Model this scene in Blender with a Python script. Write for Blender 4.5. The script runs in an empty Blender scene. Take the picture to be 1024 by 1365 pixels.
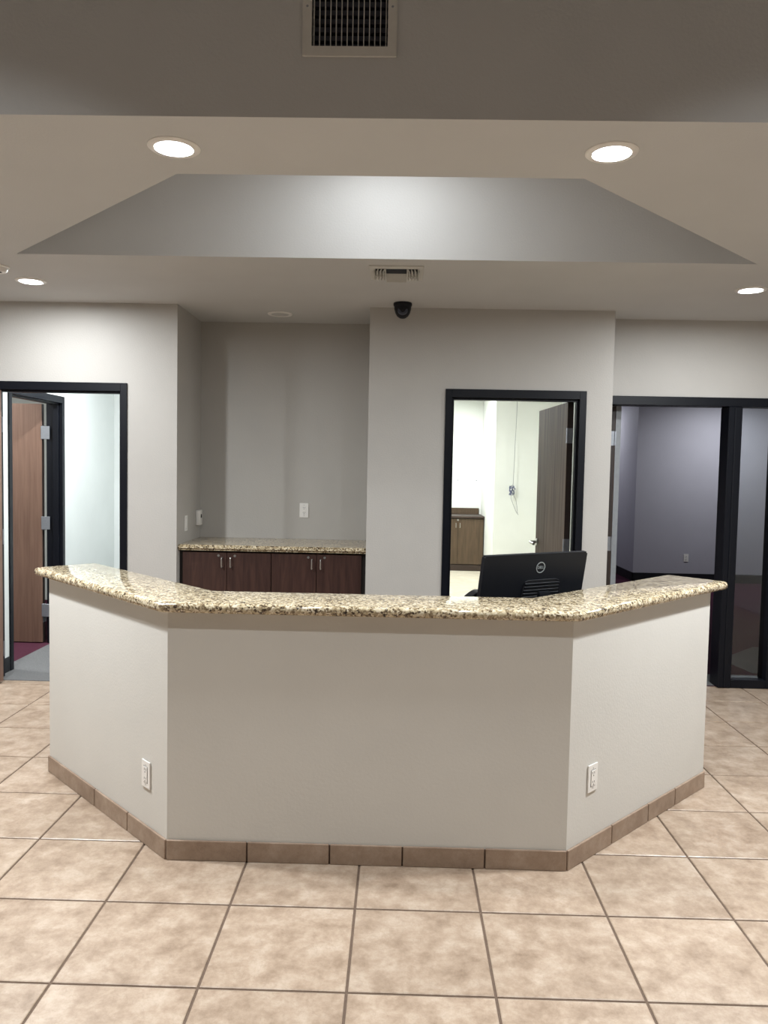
import bpy, bmesh, math, random
from mathutils import Vector, Matrix
random.seed(7)
S = bpy.context.scene
COL = S.collection
PI = math.pi

# ------------------------------------------------------------------ camera, world, exposure
F_PX = 1042.63
cam_d = bpy.data.cameras.new('camera')
cam_d.sensor_fit = 'VERTICAL'; cam_d.sensor_height = 36.0
cam_d.lens = F_PX / 1365.0 * 36.0
cam_d.clip_start = 0.02; cam_d.clip_end = 100
cam = bpy.data.objects.new('camera', cam_d); COL.objects.link(cam)
pit, rol, yaw, CAM_H = 0.0557182, 0.0191715, -0.0186820, 1.61219
fw = Vector((math.sin(yaw)*math.cos(pit), math.cos(yaw)*math.cos(pit), -math.sin(pit)))
rt = Vector((math.cos(yaw), -math.sin(yaw), 0)); up = rt.cross(fw)
rt2 = math.cos(rol)*rt + math.sin(rol)*up; up2 = -math.sin(rol)*rt + math.cos(rol)*up
cam.matrix_world = Matrix(((rt2.x, up2.x, -fw.x, 0), (rt2.y, up2.y, -fw.y, 0), (rt2.z, up2.z, -fw.z, CAM_H), (0, 0, 0, 1)))
S.camera = cam
w = bpy.data.worlds.new('world'); S.world = w; w.use_nodes = True
w.node_tree.nodes['Background'].inputs[0].default_value = (0.8, 0.85, 1, 1)
w.node_tree.nodes['Background'].inputs[1].default_value = 0.02
vs = S.view_settings
vs.view_transform = 'Standard'; vs.look = 'None'; vs.exposure = 0.25; vs.gamma = 1.0; vs.use_curve_mapping = False

# lamp power in watts (each value belongs to a fixture that is built further down)
P_ROW, P_REAR, P_RECESS, P_LOBBY, P_HALL, P_STORE, P_OFFICE = 12.5, 17.0, 9.5, 21.0, 40.0, 50.0, 28.0
P_SIDE = 76.0

# ------------------------------------------------------------------ helpers
def lin(r, g, b):
    f = lambda c: (c/255/12.92) if c/255 <= 0.04045 else ((c/255+0.055)/1.055)**2.4
    return (f(r), f(g), f(b), 1)

def box(bm, x0, x1, y0, y1, z0, z1, M=None):
    vs_ = [bm.verts.new(p) for p in ((x0,y0,z0),(x1,y0,z0),(x1,y1,z0),(x0,y1,z0),(x0,y0,z1),(x1,y0,z1),(x1,y1,z1),(x0,y1,z1))]
    for f in ((0,3,2,1),(4,5,6,7),(0,1,5,4),(1,2,6,5),(2,3,7,6),(3,0,4,7)):
        bm.faces.new([vs_[i] for i in f])
    if M is not None:
        for v in vs_: v.co = M @ v.co
    return vs_

def bbox_bm(x0, x1, y0, y1, z0, z1, bev=0.0, seg=2):
    bm = bmesh.new(); box(bm, x0, x1, y0, y1, z0, z1)
    if bev > 0: bmesh.ops.bevel(bm, geom=bm.edges[:], offset=bev, segments=seg, profile=0.5, affect='EDGES')
    return bm

def prism_bm(pts, z0, z1):
    bm = bmesh.new()
    a = [bm.verts.new((x, y, z0)) for x, y in pts]; b = [bm.verts.new((x, y, z1)) for x, y in pts]
    n = len(pts)
    bm.faces.new(list(reversed(a))); bm.faces.new(b)
    for i in range(n): bm.faces.new((a[i], a[(i+1)%n], b[(i+1)%n], b[i]))
    bmesh.ops.recalc_face_normals(bm, faces=bm.faces[:])
    return bm

def lathe_bm(prof, n=40):
    bm = bmesh.new(); rings = []
    for r, z in prof:
        if r < 1e-6: rings.append([bm.verts.new((0, 0, z))])
        else: rings.append([bm.verts.new((r*math.cos(2*PI*k/n), r*math.sin(2*PI*k/n), z)) for k in range(n)])
    for a, b in zip(rings, rings[1:]):
        for k in range(n):
            k2 = (k+1) % n
            if len(a) == 1 and len(b) == 1: continue
            if len(a) == 1: bm.faces.new((a[0], b[k], b[k2]))
            elif len(b) == 1: bm.faces.new((a[k], b[0], a[k2]))
            else: bm.faces.new((a[k], b[k], b[k2], a[k2]))
    bmesh.ops.recalc_face_normals(bm, faces=bm.faces[:])
    return bm

def tube_bm(path, r, n=8, bm=None):
    bm = bm or bmesh.new()
    pts = [Vector(p) for p in path]; rings = []
    ref = Vector((0.31, 0.52, 0.79))
    for i, p in enumerate(pts):
        d = (pts[min(i+1, len(pts)-1)] - pts[max(i-1, 0)]).normalized()
        a = d.cross(ref); a.normalize(); b = d.cross(a)
        rings.append([bm.verts.new(p + r*(math.cos(2*PI*k/n)*a + math.sin(2*PI*k/n)*b)) for k in range(n)])
    for a, b in zip(rings, rings[1:]):
        for k in range(n): bm.faces.new((a[k], a[(k+1)%n], b[(k+1)%n], b[k]))
    bm.faces.new(rings[0][::-1]); bm.faces.new(rings[-1])
    bmesh.ops.recalc_face_normals(bm, faces=bm.faces[:])
    return bm

def obj(name, bm, m, parent=None, smooth=False, loc=None):
    me = bpy.data.meshes.new(name)
    bm.normal_update(); bm.to_mesh(me); bm.free()
    if smooth:
        for p in me.polygons: p.use_smooth = True
        me.set_sharp_from_angle(angle=math.radians(40))
    me.materials.append(m)
    o = bpy.data.objects.new(name, me); COL.objects.link(o)
    if parent: o.parent = parent
    if loc: o.location = loc
    return o

def tag(o, label, cat, group=None, kind=None):
    o['label'] = label; o['category'] = cat
    if group: o['group'] = group
    if kind: o['kind'] = kind
    return o

def thing(name, label, cat, loc=(0, 0, 0), rotz=0.0, group=None, kind=None):
    o = bpy.data.objects.new(name, None); COL.objects.link(o)
    o.location = loc; o.rotation_euler = (0, 0, rotz); o.empty_display_size = 0.05
    return tag(o, label, cat, group, kind)

def copy_tree(o, parent=None):
    c = o.copy(); COL.objects.link(c)
    if parent: c.parent = parent
    for ch in list(o.children): copy_tree(ch, c)
    return c

def struct(name, bm, m, label, cat):
    return tag(obj(name, bm, m), label, cat, kind='structure')

def wall_y(x0, x1, y0, y1, z0, z1, holes=()):
    """wall box lying along X with rectangular holes (x0,x1,z0,z1) cut through"""
    bm = bmesh.new()
    xs = sorted({x0, x1, *[h[0] for h in holes], *[h[1] for h in holes]})
    for a, b in zip(xs, xs[1:]):
        cuts = sorted((h[2], h[3]) for h in holes if h[0] <= a + 1e-6 and h[1] >= b - 1e-6)
        z = z0
        for c0, c1 in cuts:
            if c0 > z + 1e-6: box(bm, a, b, y0, y1, z, c0)
            z = c1
        if z < z1 - 1e-6: box(bm, a, b, y0, y1, z, z1)
    return bm

def bm_box(*a):
    bm = bmesh.new(); box(bm, *a); return bm

# ------------------------------------------------------------------ materials
def new_mat(name):
    m = bpy.data.materials.new(name); m.use_nodes = True
    nt = m.node_tree; b = nt.nodes['Principled BSDF']
    return m, nt, b

def plain(name, col, rough=0.5, metal=0.0, spec=0.5, noise=0.06, scale=30):
    m, nt, b = new_mat(name)
    tc = nt.nodes.new('ShaderNodeTexCoord'); n = nt.nodes.new('ShaderNodeTexNoise')
    n.inputs['Scale'].default_value = scale; n.inputs['Detail'].default_value = 4
    nt.links.new(tc.outputs['Object'], n.inputs['Vector'])
    r = nt.nodes.new('ShaderNodeValToRGB')
    r.color_ramp.elements[0].position = 0.3; r.color_ramp.elements[1].position = 0.7
    r.color_ramp.elements[0].color = tuple(c*(1-noise) for c in col[:3]) + (1,)
    r.color_ramp.elements[1].color = tuple(min(1, c*(1+noise)) for c in col[:3]) + (1,)
    nt.links.new(n.outputs['Fac'], r.inputs['Fac']); nt.links.new(r.outputs['Color'], b.inputs['Base Color'])
    b.inputs['Roughness'].default_value = rough; b.inputs['Metallic'].default_value = metal
    b.inputs['Specular IOR Level'].default_value = spec
    return m

def paint(name, col, rough=0.55, bump=0.25):
    """orange-peel textured wall paint"""
    m = plain(name, col, rough, 0, 0.3, 0.02, 3)
    nt = m.node_tree; b = nt.nodes['Principled BSDF']
    g = nt.nodes.new('ShaderNodeNewGeometry'); n = nt.nodes.new('ShaderNodeTexNoise')
    n.inputs['Scale'].default_value = 95; n.inputs['Detail'].default_value = 3
    nt.links.new(g.outputs['Position'], n.inputs['Vector'])
    bp = nt.nodes.new('ShaderNodeBump'); bp.inputs['Strength'].default_value = bump; bp.inputs['Distance'].default_value = 0.004
    nt.links.new(n.outputs['Fac'], bp.inputs['Height']); nt.links.new(bp.outputs['Normal'], b.inputs['Normal'])
    return m

def wood(name, dark, light, rough=0.4, xs=60.0, zs=2.5, spec=0.4):
    m, nt, b = new_mat(name)
    tc = nt.nodes.new('ShaderNodeTexCoord'); mp = nt.nodes.new('ShaderNodeMapping')
    mp.inputs['Scale'].default_value = (xs, xs, zs)
    nt.links.new(tc.outputs['Object'], mp.inputs['Vector'])
    n = nt.nodes.new('ShaderNodeTexNoise'); n.inputs['Scale'].default_value = 1; n.inputs['Detail'].default_value = 6; n.inputs['Distortion'].default_value = 0.6
    nt.links.new(mp.outputs['Vector'], n.inputs['Vector'])
    r = nt.nodes.new('ShaderNodeValToRGB')
    r.color_ramp.elements[0].position = 0.32; r.color_ramp.elements[0].color = dark
    r.color_ramp.elements[1].position = 0.68; r.color_ramp.elements[1].color = light
    nt.links.new(n.outputs['Fac'], r.inputs['Fac']); nt.links.new(r.outputs['Color'], b.inputs['Base Color'])
    b.inputs['Roughness'].default_value = rough; b.inputs['Specular IOR Level'].default_value = spec
    return m

def tile_mat(name, c0, c1, c2, rough=0.32, scale=5.0):
    m, nt, b = new_mat(name)
    g = nt.nodes.new('ShaderNodeNewGeometry'); oi = nt.nodes.new('ShaderNodeObjectInfo')
    cx = nt.nodes.new('ShaderNodeCombineXYZ')
    mul = nt.nodes.new('ShaderNodeMath'); mul.operation = 'MULTIPLY'; mul.inputs[1].default_value = 37.0
    nt.links.new(oi.outputs['Random'], mul.inputs[0]); nt.links.new(mul.outputs[0], cx.inputs['Z'])
    ad = nt.nodes.new('ShaderNodeVectorMath'); ad.operation = 'ADD'
    nt.links.new(g.outputs['Position'], ad.inputs[0]); nt.links.new(cx.outputs[0], ad.inputs[1])
    n1 = nt.nodes.new('ShaderNodeTexNoise'); n1.inputs['Scale'].default_value = scale; n1.inputs['Detail'].default_value = 9; n1.inputs['Roughness'].default_value = 0.72; n1.inputs['Distortion'].default_value = 0.1
    nt.links.new(ad.outputs[0], n1.inputs['Vector'])
    r = nt.nodes.new('ShaderNodeValToRGB')
    e = r.color_ramp.elements; e[0].position = 0.30; e[0].color = c0; e[1].position = 0.72; e[1].color = c2
    k = e.new(0.50); k.color = c1
    nt.links.new(n1.outputs['Fac'], r.inputs['Fac'])
    # fine dark veins
    n2 = nt.nodes.new('ShaderNodeTexNoise'); n2.inputs['Scale'].default_value = scale*2.6; n2.inputs['Detail'].default_value = 7; n2.inputs['Distortion'].default_value = 0.5
    nt.links.new(ad.outputs[0], n2.inputs['Vector'])
    sb = nt.nodes.new('ShaderNodeMath'); sb.operation = 'SUBTRACT'; sb.inputs[1].default_value = 0.5
    nt.links.new(n2.outputs['Fac'], sb.inputs[0])
    ab = nt.nodes.new('ShaderNodeMath'); ab.operation = 'ABSOLUTE'; nt.links.new(sb.outputs[0], ab.inputs[0])
    mr = nt.nodes.new('ShaderNodeMapRange'); mr.inputs['From Min'].default_value = 0.0; mr.inputs['From Max'].default_value = 0.018
    mr.inputs['To Min'].default_value = 0.90; mr.inputs['To Max'].default_value = 1.0
    nt.links.new(ab.outputs[0], mr.inputs['Value'])
    # per tile shade
    m2 = nt.nodes.new('ShaderNodeMapRange'); m2.inputs['To Min'].default_value = 0.95; m2.inputs['To Max'].default_value = 1.04
    nt.links.new(oi.outputs['Random'], m2.inputs['Value'])
    mm = nt.nodes.new('ShaderNodeMath'); mm.operation = 'MULTIPLY'
    nt.links.new(mr.outputs[0], mm.inputs[0]); nt.links.new(m2.outputs[0], mm.inputs[1])
    vm = nt.nodes.new('ShaderNodeVectorMath'); vm.operation = 'SCALE'
    nt.links.new(r.outputs['Color'], vm.inputs[0]); nt.links.new(mm.outputs[0], vm.inputs['Scale'])
    nt.links.new(vm.outputs[0], b.inputs['Base Color'])
    rr = nt.nodes.new('ShaderNodeMapRange'); rr.inputs['To Min'].default_value = rough-0.06; rr.inputs['To Max'].default_value = rough+0.12
    nt.links.new(n2.outputs['Fac'], rr.inputs['Value']); nt.links.new(rr.outputs[0], b.inputs['Roughness'])
    bp = nt.nodes.new('ShaderNodeBump'); bp.inputs['Strength'].default_value = 0.10; bp.inputs['Distance'].default_value = 0.003
    nt.links.new(n1.outputs['Fac'], bp.inputs['Height']); nt.links.new(bp.outputs['Normal'], b.inputs['Normal'])
    b.inputs['Specular IOR Level'].default_value = 0.4
    return m

def granite(name):
    m, nt, b = new_mat(name)
    g = nt.nodes.new('ShaderNodeNewGeometry')
    dn = nt.nodes.new('ShaderNodeTexNoise'); dn.inputs['Scale'].default_value = 60; dn.inputs['Detail'].default_value = 3
    nt.links.new(g.outputs['Position'], dn.inputs['Vector'])
    sc = nt.nodes.new('ShaderNodeVectorMath'); sc.operation = 'SCALE'; sc.inputs['Scale'].default_value = 0.018
    nt.links.new(dn.outputs['Color'], sc.inputs[0])
    ad = nt.nodes.new('ShaderNodeVectorMath'); ad.operation = 'ADD'
    nt.links.new(g.outputs['Position'], ad.inputs[0]); nt.links.new(sc.outputs[0], ad.inputs[1])
    v = nt.nodes.new('ShaderNodeTexVoronoi'); v.inputs['Scale'].default_value = 125
    nt.links.new(ad.outputs[0], v.inputs['Vector'])
    sp = nt.nodes.new('ShaderNodeSeparateColor'); nt.links.new(v.outputs['Color'], sp.inputs[0])
    n = nt.nodes.new('ShaderNodeTexNoise'); n.inputs['Scale'].default_value = 26; n.inputs['Detail'].default_value = 4
    nt.links.new(g.outputs['Position'], n.inputs['Vector'])
    mx = nt.nodes.new('ShaderNodeMath'); mx.operation = 'MULTIPLY_ADD'; mx.inputs[1].default_value = 0.62
    mn = nt.nodes.new('ShaderNodeMath'); mn.operation = 'MULTIPLY'; mn.inputs[1].default_value = 0.55
    nt.links.new(n.outputs['Fac'], mn.inputs[0])
    nt.links.new(sp.outputs[0], mx.inputs[0]); nt.links.new(mn.outputs[0], mx.inputs[2])
    r = nt.nodes.new('ShaderNodeValToRGB'); r.color_ramp.interpolation = 'LINEAR'
    e = r.color_ramp.elements
    e[0].position = 0.20; e[0].color = lin(40, 35, 32); e[1].position = 0.92; e[1].color = lin(222, 212, 190)
    for p, c in ((0.31, lin(84, 70, 56)), (0.42, lin(132, 115, 90)), (0.56, lin(172, 156, 126)), (0.72, lin(200, 186, 156))):
        k = e.new(p); k.color = c
    nt.links.new(mx.outputs[0], r.inputs['Fac']); nt.links.new(r.outputs['Color'], b.inputs['Base Color'])
    b.inputs['Roughness'].default_value = 0.07; b.inputs['Specular IOR Level'].default_value = 0.5
    return m

def carpet(name, c):
    m = plain(name, c, 0.95, 0, 0.1, 0.22, 220)
    return m

def emit(name, col, s):
    m, nt, b = new_mat(name)
    b.inputs['Base Color'].default_value = (0.8, 0.8, 0.8, 1)
    b.inputs['Emission Color'].default_value = col; b.inputs['Emission Strength'].default_value = s
    return m

M_WALL = paint('wall_paint', lin(184, 181, 176))
M_CEIL = paint('ceiling_paint', lin(198, 198, 197), 0.7, 0.2)
M_COUNTER = paint('counter_paint', lin(213, 211, 205), 0.5, 0.14)
M_WHITE = paint('white_room_paint', lin(228, 230, 224), 0.6, 0.12)
M_HALL = paint('hall_paint', lin(226, 230, 228), 0.6, 0.12)
M_OFFICE = paint('office_paint', lin(178, 176, 186), 0.6, 0.12)
M_TILE = tile_mat('floor_tile', lin(138, 118, 100), lin(170, 150, 131), lin(196, 180, 163), 0.30, 10.0)
M_BASE = tile_mat('base_tile', lin(138, 117, 100), lin(156, 135, 117), lin(174, 155, 138), 0.4, 9)
M_GROUT = plain('grout', lin(104, 88, 76), 0.9, 0, 0.2, 0.1, 60)
M_VINYL = tile_mat('storage_floor', lin(196, 186, 164), lin(210, 202, 182), lin(222, 216, 200), 0.35, 6)
M_GRANITE = granite('granite')
M_FRAME = plain('dark_frame_paint', lin(10, 13, 21), 0.4, 0, 0.25, 0.05, 20)
M_DOORWOOD = wood('door_veneer', lin(112, 86, 73), lin(128, 101, 86), 0.38)
M_DOORGLARE = wood('door_veneer_glare', lin(74, 60, 52), lin(128, 110, 98), 0.6, 70, 1.2, 0.2)  # wood grain plus grey glare streaks, both put into the leaf colour
M_DOOREDGE = plain('door_edge', lin(44, 34, 30), 0.5)
M_CAB = wood('espresso_laminate', lin(50, 31, 27), lin(68, 45, 38), 0.45, 45, 4)
M_CABIN = plain('cabinet_carcass', lin(28, 20, 18), 0.6)
M_CABB = wood('brown_laminate', lin(72, 58, 43), lin(90, 73, 55), 0.45, 30, 3)
M_CABBD = plain('dark_brown_laminate', lin(54, 40, 32), 0.5)
M_STEEL = plain('brushed_steel', lin(190, 190, 188), 0.32, 0.9, 0.5, 0.04, 80)
M_HINGE = plain('hinge_steel', lin(150, 154, 160), 0.4, 0.7, 0.5, 0.05, 80)
M_PLASTIC = plain('white_plastic', lin(236, 234, 230), 0.35, 0, 0.5, 0.02)
M_SLOT = plain('dark_slot', lin(40, 38, 36), 0.6)
M_VENTW = plain('white_enamel', lin(206, 204, 198), 0.4, 0, 0.5, 0.03)
M_DUCTSHADE = plain('duct_shade', lin(30, 34, 42), 0.8)  # near-black colour painted for the shade inside the vents
M_DUCTBAR = plain('duct_damper', lin(70, 74, 88), 0.6)
M_BLACK = plain('black_plastic', lin(9, 13, 21), 0.5, 0, 0.3, 0.08)
M_BLACKG = plain('black_gloss', lin(14, 15, 19), 0.12, 0, 0.5, 0.05)
M_BLACKR = plain('black_ridge', lin(12, 14, 20), 0.55, 0, 0.4, 0.05)
M_LOGO = plain('logo_silver', lin(168, 176, 180), 0.4, 0.5)
M_GREYCARPET = carpet('grey_carpet', lin(106, 106, 106))
M_REDCARPET = carpet('burgundy_carpet', lin(76, 41, 54))
M_DARKRED = carpet('dark_burgundy_carpet', lin(58, 26, 44))
M_BASEB = plain('black_rubber_base', lin(24, 25, 30), 0.5)
M_CABLE = plain('blue_grey_cable', lin(96, 100, 128), 0.5)
M_CABLEG = plain('grey_cable', lin(150, 150, 150), 0.5)
M_EDGESTRIP = plain('pale_grey_strip', lin(140, 144, 148), 0.5)
M_LENS = emit('lit_lens', (0.95, 0.97, 1.0, 1), 14.0)
M_LENSOFF = plain('unlit_lens', lin(196, 196, 194), 0.45)
M_SCREEN = plain('screen_glass', lin(10, 11, 13), 0.1)

m, nt, b = new_mat('clear_glass'); M_GLASS = m
b.inputs['Base Color'].default_value = (0.86, 0.9, 0.9, 1); b.inputs['Roughness'].default_value = 0.0
b.inputs['Transmission Weight'].default_value = 1.0; b.inputs['IOR'].default_value = 1.45

# ------------------------------------------------------------------ dimensions
H = 2.75            # lower ceiling
HL = 4.2            # lobby ceiling
LX, RX, BY = -4.2, 4.2, -3.4
YL, YC, YS = 5.60, 5.61, 5.90      # hallway wall, reception wall, storefront wall
LIP = 2.615
T, TX, TY = 0.46, -0.1307, 2.3191
HEAD, HEADO = 2.127, 2.185

# ------------------------------------------------------------------ floor of single tiles
fl = struct('floor', bm_box(LX-0.1, RX+0.1, BY-0.1, 6.0, -0.06, -0.004), M_GROUT, 'lobby floor of large square beige ceramic tiles with dark grout', 'floor')
GAP = 0.0045
def tile_bm(x0, x1, y0, y1):
    bm = bmesh.new(); B = 0.003
    lo = [bm.verts.new(p) for p in ((x0,y0,-0.012),(x1,y0,-0.012),(x1,y1,-0.012),(x0,y1,-0.012))]
    mi = [bm.verts.new(p) for p in ((x0,y0,-B*0.6),(x1,y0,-B*0.6),(x1,y1,-B*0.6),(x0,y1,-B*0.6))]
    hi = [bm.verts.new(p) for p in ((x0+B,y0+B,0),(x1-B,y0+B,0),(x1-B,y1-B,0),(x0+B,y1-B,0))]
    bm.faces.new(hi)
    for a, b_ in ((lo, mi), (mi, hi)):
        for k in range(4): bm.faces.new((a[k], a[(k+1)%4], b_[(k+1)%4], b_[k]))
    return bm
full = None
for j in range(-4, 7):
    for i in range(-7, 8):
        loc = (TX+i*T, TY+j*T, 0)
        if full is None:
            full = obj('tile', tile_bm(GAP, T-GAP, GAP, T-GAP), M_TILE, fl, loc=loc)
        else:
            o = full.copy(); COL.objects.link(o); o.location = loc
yl = TY+7*T
for i in range(-7, 8):
    x0 = TX+i*T
    d = 5.632-yl if x0 < 1.0 else 5.935-yl
    obj('tile', tile_bm(GAP, T-GAP, GAP, d), M_TILE, fl, loc=(x0, yl, 0))
rest = bmesh.new()
me_tmp = bpy.data.meshes.new('tmp')
def add_tile(x, y, x1, y1):
    b2 = tile_bm(x+GAP, x1-GAP, y+GAP, y1-GAP); b2.to_mesh(me_tmp); b2.free(); rest.from_mesh(me_tmp)
for j in range(-13, 7):
    for i in range(-9, 10):
        if -4 <= j and -7 <= i < 8: continue
        x, y = TX+i*T, TY+j*T
        x1, y1 = min(x+T, RX), min(y+T, 5.58)
        x, y = max(x, LX), max(y, BY)
        if x1-x > 0.03 and y1-y > 0.03: add_tile(x, y, x1, y1)
o = obj('outer_tiles', rest, M_TILE, fl); o['kind'] = 'stuff'

# ------------------------------------------------------------------ room shell
struct('wall_left', bm_box(LX-0.1, LX, BY, 5.6, 0, HL), M_WALL, 'plain pale grey side wall of the lobby on the hallway door side', 'wall')
struct('wall_right', bm_box(RX, RX+0.1, BY, 5.9, 0, HL), M_WALL, 'plain pale grey side wall of the lobby on the storefront side', 'wall')
struct('wall_rear', bm_box(LX-0.1, RX+0.1, BY-0.1, BY, 0, HL), M_WALL, 'plain pale grey wall opposite the reception counter', 'wall')
# hallway wall with door opening
DL0, DL1 = -2.925, -2.006
struct('wall_hallway', wall_y(LX-0.1, -1.60, YL, YL+0.12, 0, H, [(DL0-0.045, DL1+0.045, 0, HEADO-0.01)]), M_WALL, 'pale grey wall around the open hallway doorway', 'wall')
bm = bmesh.new(); box(bm, -1.70, -1.60, YL+0.12, 6.37, 0, H)
struct('wall_niche_side', bm, M_WALL, 'narrow side wall of the niche carrying the switch and sensor box', 'wall')
struct('wall_niche_back', bm_box(-1.60, -0.23, 6.27, 6.37, 0, H), M_WALL, 'back wall of the niche above the granite shelf', 'wall')
DC0, DC1 = 0.365, 1.268
bm = wall_y(-0.23, 1.50, YC, YC+0.12, 0, H, [(DC0-0.045, DC1+0.045, 0, HEADO-0.01)])
box(bm, -0.23, -0.13, YC+0.12, 6.37, 0, H)
box(bm, 1.40, 1.50, YC+0.12, YS, 0, H)
struct('wall_reception', bm, M_WALL, 'pale grey wall under the dome camera with the storage doorway', 'wall')
SX0, SX1 = 1.50, 3.98
struct('wall_storefront', wall_y(1.40, RX+0.1, YS, YS+0.12, 0, H, [(SX0, SX1, 0, HEADO-0.01)]), M_WALL, 'pale grey wall above the dark framed glass storefront', 'wall')

# lower ceiling with the trapezoid recess over the counter
N0, N1, F0, F1 = (-0.897, 3.12), (0.697, 3.12), (-2.128, 4.327), (1.908, 4.327)
ZR = 3.36
bm = bmesh.new()
def poly(pts): bm.faces.new([bm.verts.new(p) for p in pts])
CX0, CX1, CYF = -7.1, 8.1, 14.7
poly([(LX-.1, LIP+0.1, H), (RX+.1, LIP+0.1, H), (RX+.1, 3.12, H), (LX-.1, 3.12, H)])
poly([(LX-.1, 3.12, H), (*N0, H), (*F0, H), (LX-.1, 4.327, H)])
poly([(*N1, H), (RX+.1, 3.12, H), (RX+.1, 4.327, H), (*F1, H)])
poly([(CX0, 4.327, H), (CX1, 4.327, H), (CX1, CYF, H), (CX0, CYF, H)])
ring = [N0, N1, F1, F0]
for a, b_ in zip(ring, ring[1:]+ring[:1]):
    poly([(*a, H), (*a, ZR), (*b_, ZR), (*b_, H)])
poly([(*p, ZR) for p in reversed(ring)])
bmesh.ops.remove_doubles(bm, verts=bm.verts[:], dist=1e-5)
struct('ceiling', bm, M_CEIL, 'lower flat ceiling with an angled recess above the counter', 'ceiling')
# soffit face with the return-air grille opening, and the high lobby ceiling
VX0, VX1, VZ0, VZ1 = -0.313, -0.066, 2.973, 3.28
struct('wall_soffit', wall_y(LX-0.1, RX+0.1, LIP, LIP+0.10, H, HL, [(VX0, VX1, VZ0, VZ1)]), M_CEIL, 'vertical drop face between the high and the low ceiling holding the grille', 'wall')
struct('ceiling', bm_box(LX-0.1, RX+0.1, BY-0.1, LIP+0.1, HL, HL+0.1), M_CEIL, 'high ceiling over the open lobby floor', 'ceiling')

# hallway and the room beside it
struct('floor', bm_box(-3.07, -1.70, 5.634, 8.2, -0.06, 0.003), M_GREYCARPET, 'grey carpet of the hallway behind the open doorway', 'floor')
struct('floor', bm_box(-6.2, -3.07, 5.72, 9.0, -0.06, 0.003), M_REDCARPET, 'burgundy carpet of the room beyond the hallway side door', 'floor')
struct('wall_hallway_back', bm_box(-3.09, -1.70, 8.1, 8.2, 0, H), M_HALL, 'bright white end wall of the hallway', 'wall')
struct('wall_hallway_inner', bm_box(-1.725, -1.70, YL+0.12, 8.1, 0, H), M_HALL, 'white hallway wall backing onto the niche', 'wall')
# side wall along Y at X=-3.09..-2.97 with an opening Y 5.945..6.83
bm = bmesh.new()
SW0, SW1 = 5.935, 6.825
box(bm, -3.09, -2.97, YL+0.12, SW0-0.04, 0, H); box(bm, -3.09, -2.97, SW1+0.04, 8.1, 0, H); box(bm, -3.09, -2.97, SW0-0.04, SW1+0.04, HEADO-0.01, H)
struct('wall_hallway_outer', bm, M_HALL, 'white hallway side wall with a second open doorway', 'wall')
bm = bmesh.new(); box(bm, -6.3, -6.2, YL+0.12, 9.0, 0, H); box(bm, -6.3, -3.09, 9.0, 9.1, 0, H); box(bm, -6.3, -4.3, YL, YL+0.12, 0, H)
box(bm, -3.09, -2.97, 8.2, 9.0, 0, H)
struct('wall_side_room', bm, M_WHITE, 'white walls of the carpeted room off the hallway', 'wall')
struct('baseboard_hallway', bm_box(-2.97, -2.962, YL+0.12, SW0-0.05, 0.003, 0.115), M_BASEB, 'short black rubber base strip between the two doorways', 'baseboard')

# storage room
struct('floor', prism_bm([(-0.13, 5.66), (1.47, 5.66), (1.47, 7.03), (1.88, 7.03), (1.88, 8.63), (2.32, 8.63), (2.32, 13.06), (-0.13, 13.06)], -0.06, 0.0015), M_VINYL, 'pale stone-look floor of the bright storage room', 'floor')
struct('wall_storage_back', bm_box(-0.23, 2.30, 13.06, 13.16, 0, H), M_WHITE, 'white wall behind the storage room cabinet', 'wall')
struct('wall_storage_pier', bm_box(1.37, 2.30, 11.3, 13.06, 0, H), M_WHITE, 'white projecting wall behind the hanging cable', 'wall')
struct('wall_storage_left', bm_box(-0.23, -0.13, 6.37, 13.06, 0, H), M_WHITE, 'long white storage room wall beside the cabinet', 'wall')
bm = bmesh.new(); box(bm, 1.45, 1.50, YS+0.12, 7.05, 0, H); box(bm, 1.50, 1.90, 7.01, 7.05, 0, H); box(bm, 1.86, 1.90, 7.05, 8.65, 0, H); box(bm, 1.90, 2.34, 8.61, 8.65, 0, H); box(bm, 2.30, 2.34, 8.65, 13.16, 0, H)
struct('wall_partition', bm, M_WHITE, 'stepped partition between the storage room and the glazed office', 'wall')

# glazed office
OF = struct('floor', prism_bm([(1.50, 5.935), (8.0, 5.935), (8.0, 14.6), (2.34, 14.6), (2.34, 8.59), (1.92, 8.59), (1.92, 6.99), (1.50, 6.99)], -0.06, 0.002), M_DARKRED, 'dark burgundy office carpet with angular grey inlays', 'floor')
for pts in ([(2.99, 6.97), (3.35, 7.33), (3.9, 7.33), (3.4, 6.31), (2.91, 6.35), (2.86, 6.66)], [(1.55, 5.95), (4.2, 5.95), (4.2, 6.28), (1.55, 6.28)]):
    obj('carpet_inlay', prism_bm(pts, 0.0, 0.005), M_GREYCARPET, OF)
bm = bmesh.new(); box(bm, 3.52, 8.0, 11.7, 14.6, 0, H)
struct('wall_office_back', bm, M_OFFICE, 'dim grey-violet office wall with a low power outlet', 'wall')
bm = bmesh.new(); box(bm, 2.25, 3.52, 14.5, 14.6, 0, H); box(bm, 8.0, 8.1, 6.02, 11.7, 0, H); box(bm, 2.34, 2.38, 8.57, 14.5, 0, H); box(bm, 1.90, 2.34, 8.57, 8.61, 0, H); box(bm, 1.90, 1.94, 6.97, 8.57, 0, H); box(bm, 1.55, 1.90, 6.97, 7.01, 0, H); box(bm, RX+0.1, 8.1, YS, YS+0.12, 0, H)
box(bm, 1.50, 1.55, YS+0.14, 7.01, 0, H)
struct('wall_office_side', bm, M_OFFICE, 'grey-violet outer walls of the glazed office', 'wall')
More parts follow.
